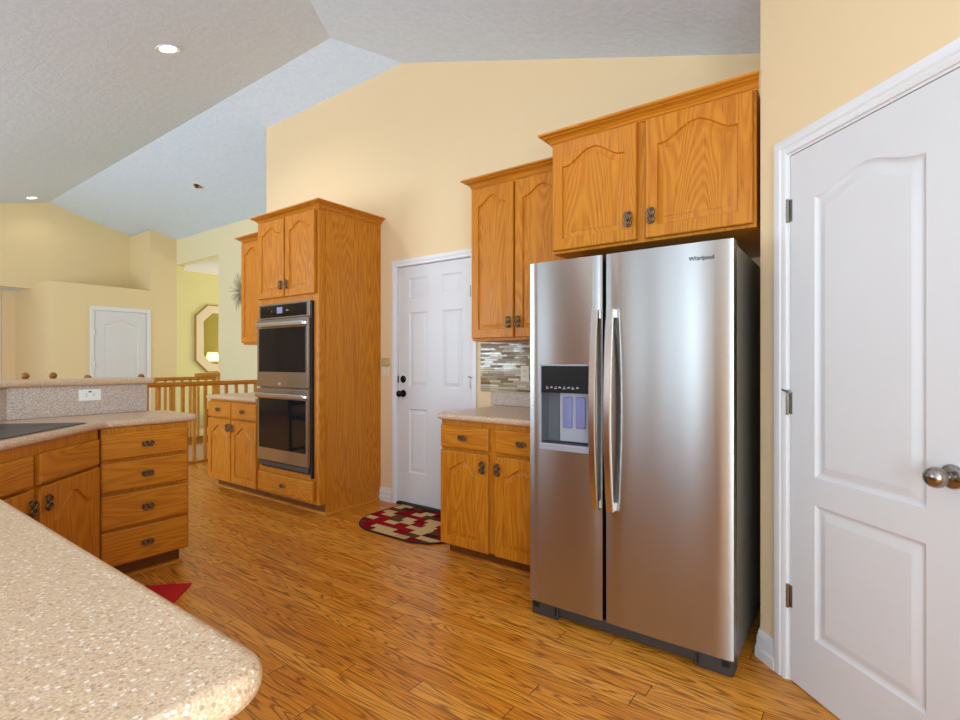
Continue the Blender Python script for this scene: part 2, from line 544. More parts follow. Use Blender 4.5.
def pull_mesh():
    bm = bmesh.new()
    for s in (-1, 1):
        pts = [(.017 * math.sin(a), -.018 + .003 * math.cos(2 * a), s * .0165 - s * .019 * math.cos(a)) for a in [2 * PI * k / 16 for k in range(16)]]
        tube(bm, pts, .0048, 6, closed=True)
        tube(bm, [(0, -.018, s * .033), (0, -.008, s * .028), (0, 0, s * .024)], .004, 6)
        pts2 = [(.007 * math.cos(a), -.017, s * .017 + .010 * math.sin(a)) for a in [2 * PI * k / 10 for k in range(10)]]
        tube(bm, pts2, .0028, 5, closed=True)
    lathe(bm, [(.001, -.007), (.006, -.004), (.0075, 0), (.006, .004), (.001, .007)], 10, Matrix.Translation((0, -.020, 0)) @ Matrix.Rotation(PI / 2, 4, 'X'))
    me = bpy.data.meshes.new('pull'); bm.to_mesh(me); bm.free()
    for p in me.polygons: p.use_smooth = True
    me.materials.append(M['pewter'])
    return me


PULL = pull_mesh()


def pull(parent, x, z, horiz=False):
    o = bpy.data.objects.new('pull', PULL); C.objects.link(o); o.parent = parent
    o.location = (x, 0, z); o.rotation_euler = (0, PI / 2 if horiz else 0, 0)
    if horiz: o.scale = (.85, .9, .82)
    return o


def cab_door(parent, x, z, w, h, yf, pullat=None, rise=.05, stile=.058):
    """door whose front is at y = yf - .019 in the cabinet's frame"""
    e = .004
    bm = panel_slab(w, h, .025, [(e, w - e, e, h - e, stile, w - stile, stile, h - stile - rise, rise, False)])
    o = mesh_obj('door', bm, 'oak_z', parent, (x, yf - .030, z), sharp=25)
    if pullat: pull(o, *pullat)
    return o


def drawer(parent, x, z, w, h, yf, pl=True):
    o = mesh_obj('drawer', front_slab(w, h), 'oak_x', parent, (x, yf - .030, z), sharp=25)
    if pl: pull(o, w / 2, h / 2, True)
    return o


CROWN = [(0, 0), (.007, 0), (.007, .009), (.011, .012), (.014, .02), (.021, .031), (.033, .041), (.042, .045), (.042, .050), (.050, .053), (.058, .058), (.060, .062), (.060, .071), (0, .071)]
CROWN = [(a, b * .8) for a, b in CROWN]


def crown(parent, x0, x1, yf, yb, z, left=True, right=True, ybl=None):
    pth = ([(x0, ybl or yb)] if left else []) + [(x0, yf), (x1, yf)] + ([(x1, yb)] if right else [])
    return mesh_obj('crown_moulding', sweep(bmesh.new(), [(o, u + z) for o, u in CROWN], pth), 'oak_x', parent, sharp=30)


def shoe(parent, pts):
    return mesh_obj('shoe_moulding', sweep(bmesh.new(), [(0, 0), (.016, 0), (.015, .009), (.009, .016), (0, .019)], pts), 'oak_x', parent, sharp=40)


W = 3.24            # main wall plane
F = 2.585           # front of the floor-standing cabinets

# ================================================================== SETTING
def slope_a(y): return 3.97 - .27 * (2.77 - y)
def slope_b(y): return 3.97 - .27 * (y - 2.77)
def slope_c(x): return 3.97 - .323 * (x + 3.6)


bm = bmesh.new()
def poly3(bm, pts):
    return bm.faces.new([bm.verts.new(p) for p in pts])
box(bm, -6.62, 1.3, -2.7, 4.55, -.12, 0); box(bm, -12.3, -6.62, -2.7, 2.3, -.12, 0)
struct('floor', bm, 'floor')
bm = bmesh.new(); box(bm, -12.3, -8.8, 2.3, 7.1, -.12, 0); box(bm, -8.8, -6.0, 4.55, 7.1, -.12, 0)
struct('floor_dining', bm, 'carpet')
struct('floor_lower', BX(-9.0, -6.4, 2.2, 4.6, -2.8, -2.7), 'carpet')
bm = bmesh.new()
box(bm, -8.9, -8.8, 2.3, 4.55, -2.7, -.12); box(bm, -6.62, -6.55, 2.3, 4.55, -2.7, -.12); box(bm, -8.8, -6.62, 2.2, 2.3, -2.7, -.12); box(bm, -8.8, -6.62, 4.446, 4.55, -2.7, -.0)
struct('wall_stairwell', bm, 'cream')
struct('trim_stair_edge', BX(-8.8, -8.77, 2.3, 4.44, -.10, .012, bev=.004), 'oak_rail')

bm = bmesh.new()
hx = lambda y: -3.6 + (2.77 - y) * .27 / .323          # hip between slopes A and C
XE = 1.3
A = [(-11.3, 2.77), (-3.6, 2.77), (hx(-2.7), -2.7), (-11.3, -2.7)]
poly3(bm, [(x, y, slope_a(y)) for x, y in A][::-1])
hb = lambda y: -3.6 + (y - 2.77) * .27 / .323
Bp = [(-11.3, 2.77), (-11.3, 4.55), (hb(4.55), 4.55), (-3.6, 2.77)]
poly3(bm, [(x, y, slope_b(y)) for x, y in Bp][::-1])
Cp = [(-3.6, 2.77), (hb(4.55), 4.55), (XE, 4.55), (XE, -2.7), (hx(-2.7), -2.7)]
poly3(bm, [(x, y, slope_c(x)) for x, y in Cp][::-1])
struct('ceiling', bm, 'ceiling')

# main wall with its sloped top, pierced by the garage door
DX0, DX1, DZ = -3.29, -2.45, 2.085
bm = bmesh.new()
def wall_y(bm, y0, y1, cols):
    """vertical wall slabs between planes y0 and y1; cols: (x0, x1, zb0, zt0, zt1)"""
    for x0, x1, zb, t0, t1 in cols:
        v = [bm.verts.new(p) for p in ((x0, y0, zb), (x1, y0, zb), (x1, y0, t1), (x0, y0, t0), (x0, y1, zb), (x1, y1, zb), (x1, y1, t1), (x0, y1, t0))]
        for q in ((0, 1, 2, 3), (5, 4, 7, 6), (4, 0, 3, 7), (1, 5, 6, 2), (3, 2, 6, 7), (4, 5, 1, 0)): bm.faces.new([v[i] for i in q])
zm = slope_b(W) + .02
xs = hb(W)
wall_y(bm, W, W + .14, [(-5.33, DX0, 0, zm, zm), (DX0, DX1, DZ, slope_c(DX0) + .02, slope_c(DX1) + .02) if DX0 > xs else (DX0, DX1, DZ, zm, slope_c(DX1) + .02),
                        (DX1, 1.3, 0, slope_c(DX1) + .02, slope_c(1.3) + .02)])
struct('wall_main', bm, 'cream')
struct('wall_main_return', BX(-5.33, -5.2, W + .14, 4.446, 0, 3.9), 'cream')
# north (stair hall) wall with the opening to the dining room
GY = 4.446; OX0, OX1, OZ = -10.301, -8.76, 3.06
bm = bmesh.new()
gz = slope_b(GY) + .03
wall_y(bm, GY, GY + .13, [(-11.3, -10.41, 0, gz, gz), (-10.41, OX1, OZ, gz, gz), (OX1, -5.2, 0, gz, gz)])
struct('wall_north', bm, 'sage')
# west box with closet door, plant shelf on top, full-height pier
WX = -10.3; SY0, SY1, SZ = 2.545, 3.995, 2.525
CY0, CY1, CZ = 3.16, 3.935, 2.11
bm = bmesh.new()
box(bm, WX - .12, WX, SY0, CY0, 0, SZ); box(bm, WX - .12, WX, CY1, SY1, 0, SZ); box(bm, WX - .12, WX, CY0, CY1, CZ, SZ)
box(bm, -12.2, WX - .12, SY0, SY0 + .12, 0, SZ); box(bm, -11.3, WX - .12, SY0 + .12, SY1, SZ - .1, SZ)
struct('wall_closet', bm, 'tan')
v = bmesh.new(); prism(v, [(WX, SY1), (WX, GY), (-11.3, GY), (-11.3, SY1)], 0, 3.62)
struct('wall_pier', v, 'tan')
bm = bmesh.new()
def wall_x(bm, x0, x1, cols):
    for y0, y1, zb, t0, t1 in cols:
        v = [bm.verts.new(p) for p in ((x0, y0, zb), (x0, y1, zb), (x0, y1, t1), (x0, y0, t0), (x1, y0, zb), (x1, y1, zb), (x1, y1, t1), (x1, y0, t0))]
        for q in ((0, 1, 2, 3), (5, 4, 7, 6), (4, 0, 3, 7), (1, 5, 6, 2), (3, 2, 6, 7), (4, 5, 1, 0)): bm.faces.new([v[i] for i in q])
wall_x(bm, -11.2, -11.32, [(-2.7, 2.77, 2.47, slope_a(-2.7) + .03, 4.0), (2.77, 4.5, 2.47, 4.0, slope_b(4.5) + .03)])
struct('wall_back', bm, 'tan', recalc=True)
bm = bmesh.new(); box(bm, -12.3, -12.15, -2.7, 2.9, 0, 2.6); struct('wall_hall', bm, 'cream')
struct('ceiling_hall', BX(-12.3, -11.21, -2.7, 2.66, 2.5, 2.56), 'ceiling')
struct('trim_hall_door', BX(-12.15, -12.13, 2.26, 2.34, 0, 2.46), 'trim')
# dining room
DXW = -10.302
bm = bmesh.new(); box(bm, DXW - .1, DXW, GY + .001, 7.1, 0, 3.055); box(bm, DXW - .1, DXW, GY + .131, 7.1, 3.055, 3.3); box(bm, DXW, -6.0, 7.0, 7.1, 0, 3.3); box(bm, -6.1, -6.0, GY + .13, 7.0, 0, 3.3)
struct('wall_dining', bm, 'yellow')
struct('ceiling_dining', BX(DXW - .1, -6.0, GY + .13, 7.1, 3.2, 3.3), 'white')
struct('trim_dining_crown', sweep(bmesh.new(), [(0, 2.97), (.012, 2.97), (.03, 3.02), (.08, 3.12), (.14, 3.16), (.15, 3.2), (0, 3.2)], [(DXW, 7.0), (DXW, GY + .13)][::-1]), 'white')
# walls behind and beside the camera, with the openings daylight comes through
WIN = [(-2.75, -1.5, .2, 2.2), (-.25, 1.0, .25, 2.15), (-4.68, -3.92, .95, 2.15), (-8.6, -5.6, .4, 2.4)]
bm = bmesh.new()
xsv = sorted({-12.3, 1.3, *[a for w_ in WIN for a in w_[:2]]})
for a, b in zip(xsv, xsv[1:]):
    op = [w_ for w_ in WIN if w_[0] <= a and w_[1] >= b]
    if op:
        box(bm, a, b, -2.7, -2.6, 0, op[0][2]); box(bm, a, b, -2.7, -2.6, op[0][3], 2.62)
    else: box(bm, a, b, -2.7, -2.6, 0, 2.62)
struct('wall_south', bm, 'cream')
for i, (a, b, z0, z1) in enumerate(WIN):
    bm = bmesh.new()
    for q in ((a - .06, a, z0 - .06, z1 + .06), (b, b + .06, z0 - .06, z1 + .06), (a, b, z1, z1 + .06), (a, b, z0 - .06, z0), ((a + b) / 2 - (.09 if i == 0 else .02) - (.14 if i == 0 else 0), (a + b) / 2 + (.04 if i == 0 else .02) - (.14 if i == 0 else 0), z0, z1)):
        box(bm, q[0], q[1], -2.60, -2.575, q[2], q[3])
    struct('window_%d' % (i + 1), bm, 'trim')
struct('wall_south_reflection_panel', BX(-3.55, -2.85, -2.6, -2.56, 0, 2.3), 'oak_z')  # unseen oak panel added for the brown reflection in the refrigerator doors
bm = bmesh.new(); box(bm, 1.2, 1.3, -2.7, -1.7, 0, 2.5); box(bm, 1.2, 1.3, -.1, .92, 0, 2.5); box(bm, 1.2, 1.3, -1.7, -.1, 0, .8); box(bm, 1.2, 1.3, -1.7, -.1, 2.2, 2.5)
struct('wall_east', bm, 'cream')
bm = bmesh.new()
for q in ((-1.76, -1.7, .74, 2.26), (-.1, -.04, .74, 2.26), (-1.7, -.1, 2.2, 2.26), (-1.7, -.1, .74, .8), (-.925, -.875, .8, 2.2)): box(bm, 1.175, 1.2, q[0], q[1], q[2], q[3])
struct('window_5', bm, 'trim')

# pantry: return wall behind the refrigerator's side, diagonal wall with door
PC = Vector((-.34, 2.46, 0)); PR = -PI / 4          # diagonal frame: local x runs along the wall, -y into the kitchen
def PL(s, y=0.0, z=0.0):
    return Vector((PC.x + (s + y) * math.sqrt(.5), PC.y + (-s + y) * math.sqrt(.5), z))
PS0, PS1, PZ = .168, .818, 2.043
# diagonal wall in three slabs; its corner with the return wall is mitred
bm = bmesh.new()
def diag_slab(s0, s1, z0, z1, miter=False):
    p = [PL(s0), PL(s1), PL(s1, .11), PL(s0 + (.155 if False else 0), .11)]
    poly = [(q.x, q.y) for q in p]
    if miter: poly = [(PC.x, PC.y), poly[1], poly[2], (PC.x + .10, PC.y + .06), (PC.x + .10, W), (PC.x, W)]
    prism(bm, poly, z0, z1)
diag_slab(0, PS0 - .024, 0, 3.05, True)
diag_slab(PS0 - .024, PS1 + .024, PZ + .024, 2.95)
diag_slab(PS1 + .024, 2.3, 0, 2.85)
struct('wall_pantry', bm, 'cream', recalc=True)

CASING = [(0, 0), (.010, 0), (.013, .006), (.015, .016), (.012, .022), (.017, .030), (.019, .052), (.017, .060), (0, .060)]   # (proud, across)


def casing(parent, x0, x1, z1, wdt=.06):
    """three-sided door casing round an opening x0..x1, 0..z1, on the wall plane y=0 facing -y"""
    bm = bmesh.new(); k = wdt / .06
    rings = []
    for (px, pz, ox, oz) in ((x0, 0, -1, 0), (x0, z1, -1, 1), (x1, z1, 1, 1), (x1, 0, 1, 0)):
        rings.append([bm.verts.new((px + ox * a * k, -pr, pz + oz * a * k)) for pr, a in CASING])
    n = len(CASING)
    for r0, r1 in zip(rings, rings[1:]):
        for j in range(n): bm.faces.new((r0[j], r0[(j + 1) % n], r1[(j + 1) % n], r1[j]))
    bm.faces.new(rings[0]); bm.faces.new(rings[-1][::-1])
    return mesh_obj('door_casing', bm, 'trim', parent, recalc=True, sharp=25)


def jamb(parent, x0, x1, z1, dep=.11, t=.024):
    bm = bmesh.new(); box(bm, x0 - t, x0, -.001, dep, 0, z1); box(bm, x1, x1 + t, -.001, dep, 0, z1); box(bm, x0 - t, x1 + t, -.001, dep, z1, z1 + t)
    return mesh_obj('door_jamb', bm, 'trim', parent)


def hinge(parent, x, z, h=.09, pin=False):
    bm = bmesh.new()
    tube(bm, [(x, -.008, z), (x, -.008, z + h)], .0065, 8)
    for q in (.33, .66): tube(bm, [(x, -.008, z + h * q - .001), (x, -.008, z + h * q + .001)], .0075, 8)
    box(bm, x - .004, x + .016, -.003, 0.0, z + .003, z + h - .003)
    if pin:
        lathe(bm, [(.001, 0), (.010, .001), (.010, .006), (.001, .008)], 10, Matrix.Translation((x, -.008, z + h)))
        tube(bm, [(x - .022, -.014, z + h + .006), (x + .024, -.022, z + h - .002)], .004, 6)
    return mesh_obj('hinge', bm, 'nickel', parent, recalc=True)


def door_unit(n, x0, x1, z1, cells, loc, rot, gap=.003, base=.004, cw=.06, matl='door_white', setb=.0):
    root = bpy.data.objects.new('door_%d' % n, None); C.objects.link(root); root.location = loc; root.rotation_euler = (0, 0, rot); root['kind'] = 'structure'
    w_, h_ = x1 - x0 - 2 * gap, z1 - gap - base
    cells2 = []
    for c in cells: cells2.append(c)
    slab = mesh_obj('door_slab', panel_slab(w_, h_, .038, cells2(w_, h_) if callable(cells2) else cells2, MOULDED, .002), matl, root, (x0 + gap, setb, base), sharp=25)
    casing(root, x0 - .008, x1 + .008, z1 + .008, cw); jamb(root, x0, x1, z1)
    return root, slab


e = .002
w1, h1 = PS1 - PS0 - .006, PZ - .007
zc = .765
pan = [(e, w1 - e, e, zc, .118, w1 - .118, .216, .711, 0, False), (e, w1 - e, zc, h1 - e, .118, w1 - .118, .812, 1.842, .052, True)]
d1, s1_ = door_unit(1, PS0, PS1, PZ, pan, PC, PR)
hinge(d1, PS0 - .003, 1.783); hinge(d1, PS0 - .003, 1.035, pin=True); hinge(d1, PS0 - .003, .285)
bm = bmesh.new(); mx = Matrix.Translation((PS0 + .594 + .008, 0, .925)) @ Matrix.Rotation(PI / 2, 4, 'X')
lathe(bm, [(.001, 0), (.034, 0), (.034, .004), (.030, .008), (.024, .010), (.013, .012), (.011, .016), (.011, .028), (.014, .034), (.024, .040), (.029, .050), (.029, .060), (.025, .070), (.016, .077), (.001, .079)], 32, mx)
mesh_obj('door_knob', bm, 'nickel', d1, recalc=True, sharp=50)
d1['label'] = 'white two-panel arched pantry door on the angled wall beside the refrigerator'

# garage door in the main wall
def hexcells(w_, h_):
    xs_ = [e, .405, w_ - e]; zs_ = [e, .905, 1.71, h_ - e]
    px = [(.125, .337), (.498, .711)]; pz = [(.262, .815), (1.003, 1.645), (1.772, 1.94)]
    return [(xs_[i], xs_[i + 1], zs_[j], zs_[j + 1], px[i][0], px[i][1], pz[j][0], pz[j][1], 0, False) for i in (0, 1) for j in (0, 1, 2)]
wg, hg = DX1 - DX0 - .006 - .02, 2.068 - .007 - .02
G = bpy.data.objects.new('door_2', None); C.objects.link(G); G.location = (0, W, 0); G['kind'] = 'structure'
G['label'] = 'white six-panel door in the main wall, left of the mosaic tile'
mesh_obj('door_slab', panel_slab(DX1 - DX0 - .03, 2.045, .04, hexcells(DX1 - DX0 - .03, 2.045), MOULDED, .002), 'door_white', G, (DX0 + .015, .012, .022), sharp=25)
casing(G, DX0 + .012, DX1 - .012, DZ - .012, .055); jamb(G, DX0 + .012, DX1 - .012, DZ - .014, .14, .012)
mesh_obj('threshold', BX(DX0 + .012, DX1 - .012, -.02, .14, 0, .02, bev=.004), 'rubber', G)
for z in (1.75, .25): hinge(G, DX1 - .014, z)
hinge(G, DX1 - .014, 1.03, pin=True)
def rosette(parent, name, x, z, prof, y=.012, mat='pewter'):
    bm = lathe(bmesh.new(), prof, 24, Matrix.Translation((x, y, z)) @ Matrix.Rotation(PI / 2, 4, 'X'))
    return mesh_obj(name, bm, mat, parent, recalc=True, sharp=45)
M['dark_bronze'] = plain('dark_bronze', L(52, 48, 46), .25, 1.0)
rosette(G, 'deadbolt', DX0 + .072, 1.09, [(.001, 0), (.031, 0), (.031, .008), (.024, .014), (.018, .016), (.016, .02), (.001, .021)], mat='dark_bronze')
rosette(G, 'door_knob', DX0 + .072, .965, [(.001, 0), (.032, 0), (.032, .006), (.014, .012), (.012, .03), (.026, .042), (.029, .054), (.024, .066), (.001, .072)], mat='dark_bronze')
mesh_obj('strike_plate', BX(DX0 + .013, DX0 + .021, -.001, .004, .935, .99), 'dark_bronze', G)
mesh_obj('strike_plate', BX(DX0 + .013, DX0 + .021, -.001, .004, 1.06, 1.12), 'dark_bronze', G)

# closet door (west)
w3, h3 = CY1 - CY0 - .006, CZ - .007
pan3 = [(e, w3 - e, e, .80, .13, w3 - .13, .22, .74, 0, False), (e, w3 - e, .80, h3 - e, .13, w3 - .13, .86, 1.87, .07, True)]
d3, s3_ = door_unit(3, 0, CY1 - CY0, CZ, pan3, (WX, CY0, 0), PI / 2)
d3['label'] = 'white arched two-panel closet door in the far tan wall'
hinge(d3, -.002, 1.70); hinge(d3, -.002, 1.15); hinge(d3, -.002, .25)

BASEP = [(0, 0), (.020, 0), (.020, .040), (.014, .046), (.014, .084), (.009, .089), (.009, .104), (.004, .116), (0, .116)]
struct('baseboard_main', sweep(bmesh.new(), BASEP, [(-3.5, W), (DX0 - .052, W)]), 'trim')
struct('baseboard_pantry', sweep(bmesh.new(), BASEP, [(PC.x, W - .02), (PC.x, PC.y), tuple(PL(PS0 - .068).xy)]), 'trim')
struct('baseboard_closet', sweep(bmesh.new(), BASEP, [(WX, SY0), (WX, CY0 - .07)]), 'trim')

# bar half wall
BPTS = [(-3.87, 1.475), (-3.87, .758), (-2.79, -.322)]
def offs(pts, d):
    """offset an open plan polyline to the left of travel"""
    P = [Vector(p) for p in pts]; out = []
    for i, p in enumerate(P):
        ds = [(P[j + 1] - P[j]).normalized() for j in (i - 1, i) if 0 <= j < len(P) - 1]
        ns = [Vector((-q.y, q.x)) for q in ds]; m = ns[0] if len(ns) == 1 else (ns[0] + ns[1]).normalized() / ((ns[0] + ns[1]).normalized().dot(ns[0]))
        out.append(tuple(p + m * d))
    return out
back = offs(BPTS, -.12)
struct('wall_bar', prism(bmesh.new(), BPTS + back[::-1], 0, 1.095), 'cream', recalc=True)

# ================================================================== CABINETS AND WORKTOPS
def base_front(root, x0, x1, yf, cols, side_oak=True, z0=.085, z1=.872, kick=.06, depth=.62, kl=0.0, kr=0.0, shoes=None):
    mesh_obj('carcass', BX(x0, x1, yf, yf + depth, z0, z1, bev=.002, seg=1), 'oak_z', root)
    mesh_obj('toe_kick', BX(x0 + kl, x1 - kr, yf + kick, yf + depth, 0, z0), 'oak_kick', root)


# --- base cabinet beside the refrigerator
r = thing('base_cabinet', 'oak base cabinet between the white garage door and the refrigerator', 'cabinet', (-2.178, F - .035, 0))
BW = .823
base_front(r, 0, BW, 0, None, kl=.03, kick=.045, depth=W - F + .030)
shoe(r, [(.03, .3), (.03, .045), (BW, .045)])
for i, x in enumerate((.012, .431)):
    wd = .372 if i == 0 else .383
    drawer(r, x, .702, wd, .138, 0)
    cab_door(r, x, .09, wd, .592, 0, (wd - .03, .592 - .075) if i == 0 else (.03, .592 - .075), rise=.055)
t_ = thing('worktop', 'speckled beige worktop on the base cabinet left of the refrigerator', 'worktop')
mesh_obj('slab', slab_round(bmesh.new(), fillet([(-2.205, F - .078), (-1.345, F - .078), (-1.345, W - .004), (-2.205, W - .004)], [.05, 0, 0, 0]), .874, .914, .018), 'stone', t_)
mesh_obj('backsplash', BX(-2.262, -1.345, W - .024, W - .004, .915, 1.012, bev=.004), 'splash', t_)
tag(mesh_obj('tile_backsplash', BX(-2.366, -1.36, W - .011, W - .001, 1.014, 1.386), 'tile'), 'mosaic backsplash of thin glass and stone strips under the narrow wall cabinet', 'backsplash')

# --- narrow wall cabinet
r = thing('upper_cabinet', 'narrow oak wall cabinet hung above the mosaic tile, beside the white door', 'cabinet', (-2.2, 2.905, 1.386))
UD = W - 2.905 - .002
mesh_obj('carcass', BX(0, .836, 0, UD, 0, 1.075, bev=.002, seg=1), 'oak_z', r)
cab_door(r, .012, .018, .345, 1.03, 0, (.345 - .03, .10), rise=.06)
cab_door(r, .372, .018, .40, 1.03, 0, (.03, .10), rise=.06)
crown(r, 0, .835, 0, UD, 1.066, right=False)

# --- cabinet over the refrigerator
r = thing('upper_cabinet', 'wide oak wall cabinet directly over the stainless refrigerator', 'cabinet', (-1.345, 2.50, 1.822))
UD = W - 2.50 - .002
mesh_obj('carcass', BX(0, .985, 0, UD, 0, .60, bev=.002, seg=1), 'oak_z', r)
cab_door(r, .012, .013, .456, .568, 0, (.456 - .035, .100), rise=.07)
cab_door(r, .512, .013, .462, .568, 0, (.032, .100), rise=.07)
c_ = crown(r, 0, .992, 0, UD, .585, right=False, ybl=.334)
for v_ in c_.data.vertices:
    if v_.co.x > .98: v_.co.x += -.2 * v_.co.y

# --- double oven cabinet
OXL, OXR = -4.36, -3.50
r = thing('oven_cabinet', 'full-height oak cabinet built around the double oven', 'cabinet', (OXL, F, 0))
ow = OXR - OXL; od = W - F - .002
bm = bmesh.new(); bx0, bx1, bz0, bz1 = .035, ow - .085, .315, 1.715
box(bm, 0, bx0, 0, od, .085, 2.485, bev=.002, seg=1); box(bm, bx1, ow, 0, od, .085, 2.485, bev=.002, seg=1)
box(bm, bx0, bx1, 0, od, .085, bz0); box(bm, bx0, bx1, 0, od, bz1, 2.485); box(bm, bx0, bx1, od - .02, od, bz0, bz1)
mesh_obj('carcass', bm, 'oak_z', r)
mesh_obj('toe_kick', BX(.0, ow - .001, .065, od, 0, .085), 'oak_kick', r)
mesh_obj('side_panel', BX(ow, ow + .008, .06, od, 0, 2.485), 'oak_z', r)
shoe(r, [(0, .065), (ow + .008, .065), (ow + .008, od - .02)])
cab_door(r, .018, 1.795, .395, .670, 0, (.395 - .03, .10), rise=.055)
cab_door(r, .435, 1.795, .395, .670, 0, (.03, .10), rise=.055)
drawer(r, .012, .108, ow - .062, .165, 0)
crown(r, 0, ow + .008, 0, od, 2.473, ybl=.26)

# --- double oven
r = thing('double_oven', 'stainless double wall oven with black glass doors set in the tall oak cabinet', 'oven', (OXL + .40, F - .002, 1.0))
def ob(name, mat, x0, x1, y0, y1, z0, z1, bev=.003, par=None): return mesh_obj(name, BX(x0, x1, y0, y1, z0 - 1.0, z1 - 1.0, bev=bev), mat, par or r)
ox0, ox1 = -.362, .388
ob('housing', 'black', -.36, .37, .004, .55, .32, 1.71, 0)
ob('side_trim', 'black', ox1 - .010, ox1 + .010, -.022, .0, .295, 1.735)
ob('trim_frame', 'steel', ox0 - .004, ox1 - .008, -.016, .0, .335, 1.745)
cp = ob('control_panel', 'steel', ox0, ox1 - .006, -.030, -.016, 1.612, 1.742)
ob('glass_face', 'black_gloss', ox0 + .03, ox1 - .05, -.033, -.030, 1.625, 1.728, .001, cp).location = (0, 0, 0)
g = ob('display', 'display', -.075, .005, -.0345, -.033, 1.655, 1.708, .0005, cp)
bm = bmesh.new()
for x in (-.16, .06, .075): box(bm, x, x + .012, -.0342, -.033, .672, .682)
bm.free()
for x in (-.16, .06, .08): mesh_obj('button', BX(x, x + .012, -.0342, -.033, .672, .682), 'marks', cp)
def oven_door(z0, z1, gz0, gz1):
    d = ob('oven_door', 'steel', ox0, ox1 - .006, -.046, -.016, z0, z1, .005)
    ob('window', 'oven_glass', ox0 + .035, ox1 - .042, -.049, -.046, gz0, gz1, .001, d)
    bm = bmesh.new()
    hz = gz1 + .03 - 1
    box(bm, ox0 + .022, ox1 - .03, -.082, -.068, hz - .019, hz + .019, bev=.006, seg=3)
    for x in (ox0 + .05, ox1 - .06): box(bm, x - .012, x + .012, -.075, -.044, hz - .010, hz + .010)
    mesh_obj('handle', bm, 'steel_handle', d)
oven_door(1.025, 1.604, 1.155, 1.53)
oven_door(.385, 1.012, .495, .925)
bm = bmesh.new()
box(bm, ox0 + .02, ox1 - .012, -.040, -.016, .34, .378, bev=.003); 
mesh_obj('vent_grille', bm, 'dark_plastic', r, loc=(0, 0, -1.0))
lg = lathe(bmesh.new(), [(.001, 0), (.012, 0), (.008, .001), (.001, .0015)], 12, Matrix.Translation((-.02, -.046, .055)) @ Matrix.Rotation(PI / 2, 4, 'X') @ Matrix.Scale(1.6, 4, (1, 0, 0)))
mesh_obj('emblem', lg, 'silver_plastic', r)

# --- base + upper cabinet left of the oven
r = thing('base_cabinet', 'oak base cabinet by the stair railing, left of the double oven', 'cabinet', (-5.25, F, 0))
BW = OXL - .004 + 5.25
base_front(r, 0, BW, 0, None, kl=.04, depth=od)
shoe(r, [(.04, .4), (.04, .062), (BW, .062)])
for i, x in enumerate((.006, .448)):
    wd = .425
    drawer(r, x, .705, wd, .150, 0)
    cab_door(r, x, .095, wd, .595, 0, (wd - .03, .52) if i == 0 else (.03, .52), rise=.075)
t_ = tag(mesh_obj('worktop', slab_round(bmesh.new(), fillet([(-5.275, F - .04), (OXL - .002, F - .04), (OXL - .002, W - .004), (-5.275, W - .004)], [.03, 0, 0, 0]), .874, .914, .016), 'stone'),
         'pale speckled worktop left of the double oven', 'worktop')
r = thing('upper_cabinet', 'oak wall cabinet just left of the double oven cabinet', 'cabinet', (-5.22, 2.91, 1.42))
UD = W - 2.91 - .002; uw = OXL - .003 + 5.22
mesh_obj('carcass', BX(0, uw - .004, 0, UD, 0, 1.075, bev=.002, seg=1), 'oak_z', r)
cab_door(r, .012, .018, .41, 1.03, 0, (.38, .10), rise=.06); cab_door(r, .432, .018, .41, 1.03, 0, (.03, .10), rise=.06)
crown(r, 0, uw - .066, 0, UD, 1.060, right=False)

# --- U-shaped counter: near run, diagonal cooktop corner, drawer run
# drawer unit faces +x ; local x -> +Y
DFX = -3.36
r = thing('drawer_cabinet', 'oak four-drawer cabinet at the end of the peninsula counter', 'cabinet', (DFX, 1.055, 0), PI / 2)
bw = .465
mesh_obj('carcass', BX(.004, bw, 0, .49, .095, .872, bev=.002, seg=1), 'oak_z', r)
mesh_obj('toe_kick', BX(.0, bw - .03, .06, .49, 0, .095), 'oak_kick', r)
shoe(r, [(.0, .06), (bw - .03, .06), (bw - .03, .40)])
for z0, z1 in ((.697, .842), (.518, .68), (.315, .50), (.106, .298)):
    drawer(r, -.004, z0, bw - .012, z1 - z0, 0)
# diagonal cabinet faces (+x,+y)
r = thing('corner_cabinet', 'angled oak corner cabinet under the black cooktop', 'cabinet', (-2.55, .25, 0), math.radians(135))
# local x = (-.707,.707); local -y = (.707,.707)
DL = math.hypot(.81, .81)
bm = bmesh.new(); prism(bm, [(0.01, 0), (DL - .03, 0), (DL - .12, .36), (DL * .5, .55), (.01, .42)], .105, .872)
mesh_obj('carcass', bm, 'oak_z', r)
bm = bmesh.new(); prism(bm, [(.03, .06), (DL - .03, .06), (DL - .03, .40), (.03, .40)], 0, .105); mesh_obj('toe_kick', bm, 'oak_kick', r)
for i, x in enumerate((DL / 2 + .004 - .465, DL / 2 + .042)):
    f_ = drawer(r, x, .69, .465, .135, 0, pl=False)
    cab_door(r, x, .12, .465, .556, 0, (.465 - .032, .556 - .075) if i == 0 else (.032, .556 - .075), rise=.085, stile=.062)
# near run faces +y
r = thing('base_cabinet', 'oak base cabinet run under the near worktop, mostly out of view', 'cabinet', (-.575, .275, 0), PI)
nl = 1.96
mesh_obj('carcass', BX(0, nl, 0, .585, .105, .872, bev=.002, seg=1), 'oak_z', r)
mesh_obj('toe_kick', BX(.03, nl, .06, .585, 0, .105), 'oak_kick', r)
for k in range(4):
    drawer(r, .012 + k * .487, .70, .465, .148, 0); cab_door(r, .012 + k * .487, .12, .465, .56, 0, (.43 if k % 2 == 0 else .03, .48), rise=.06)
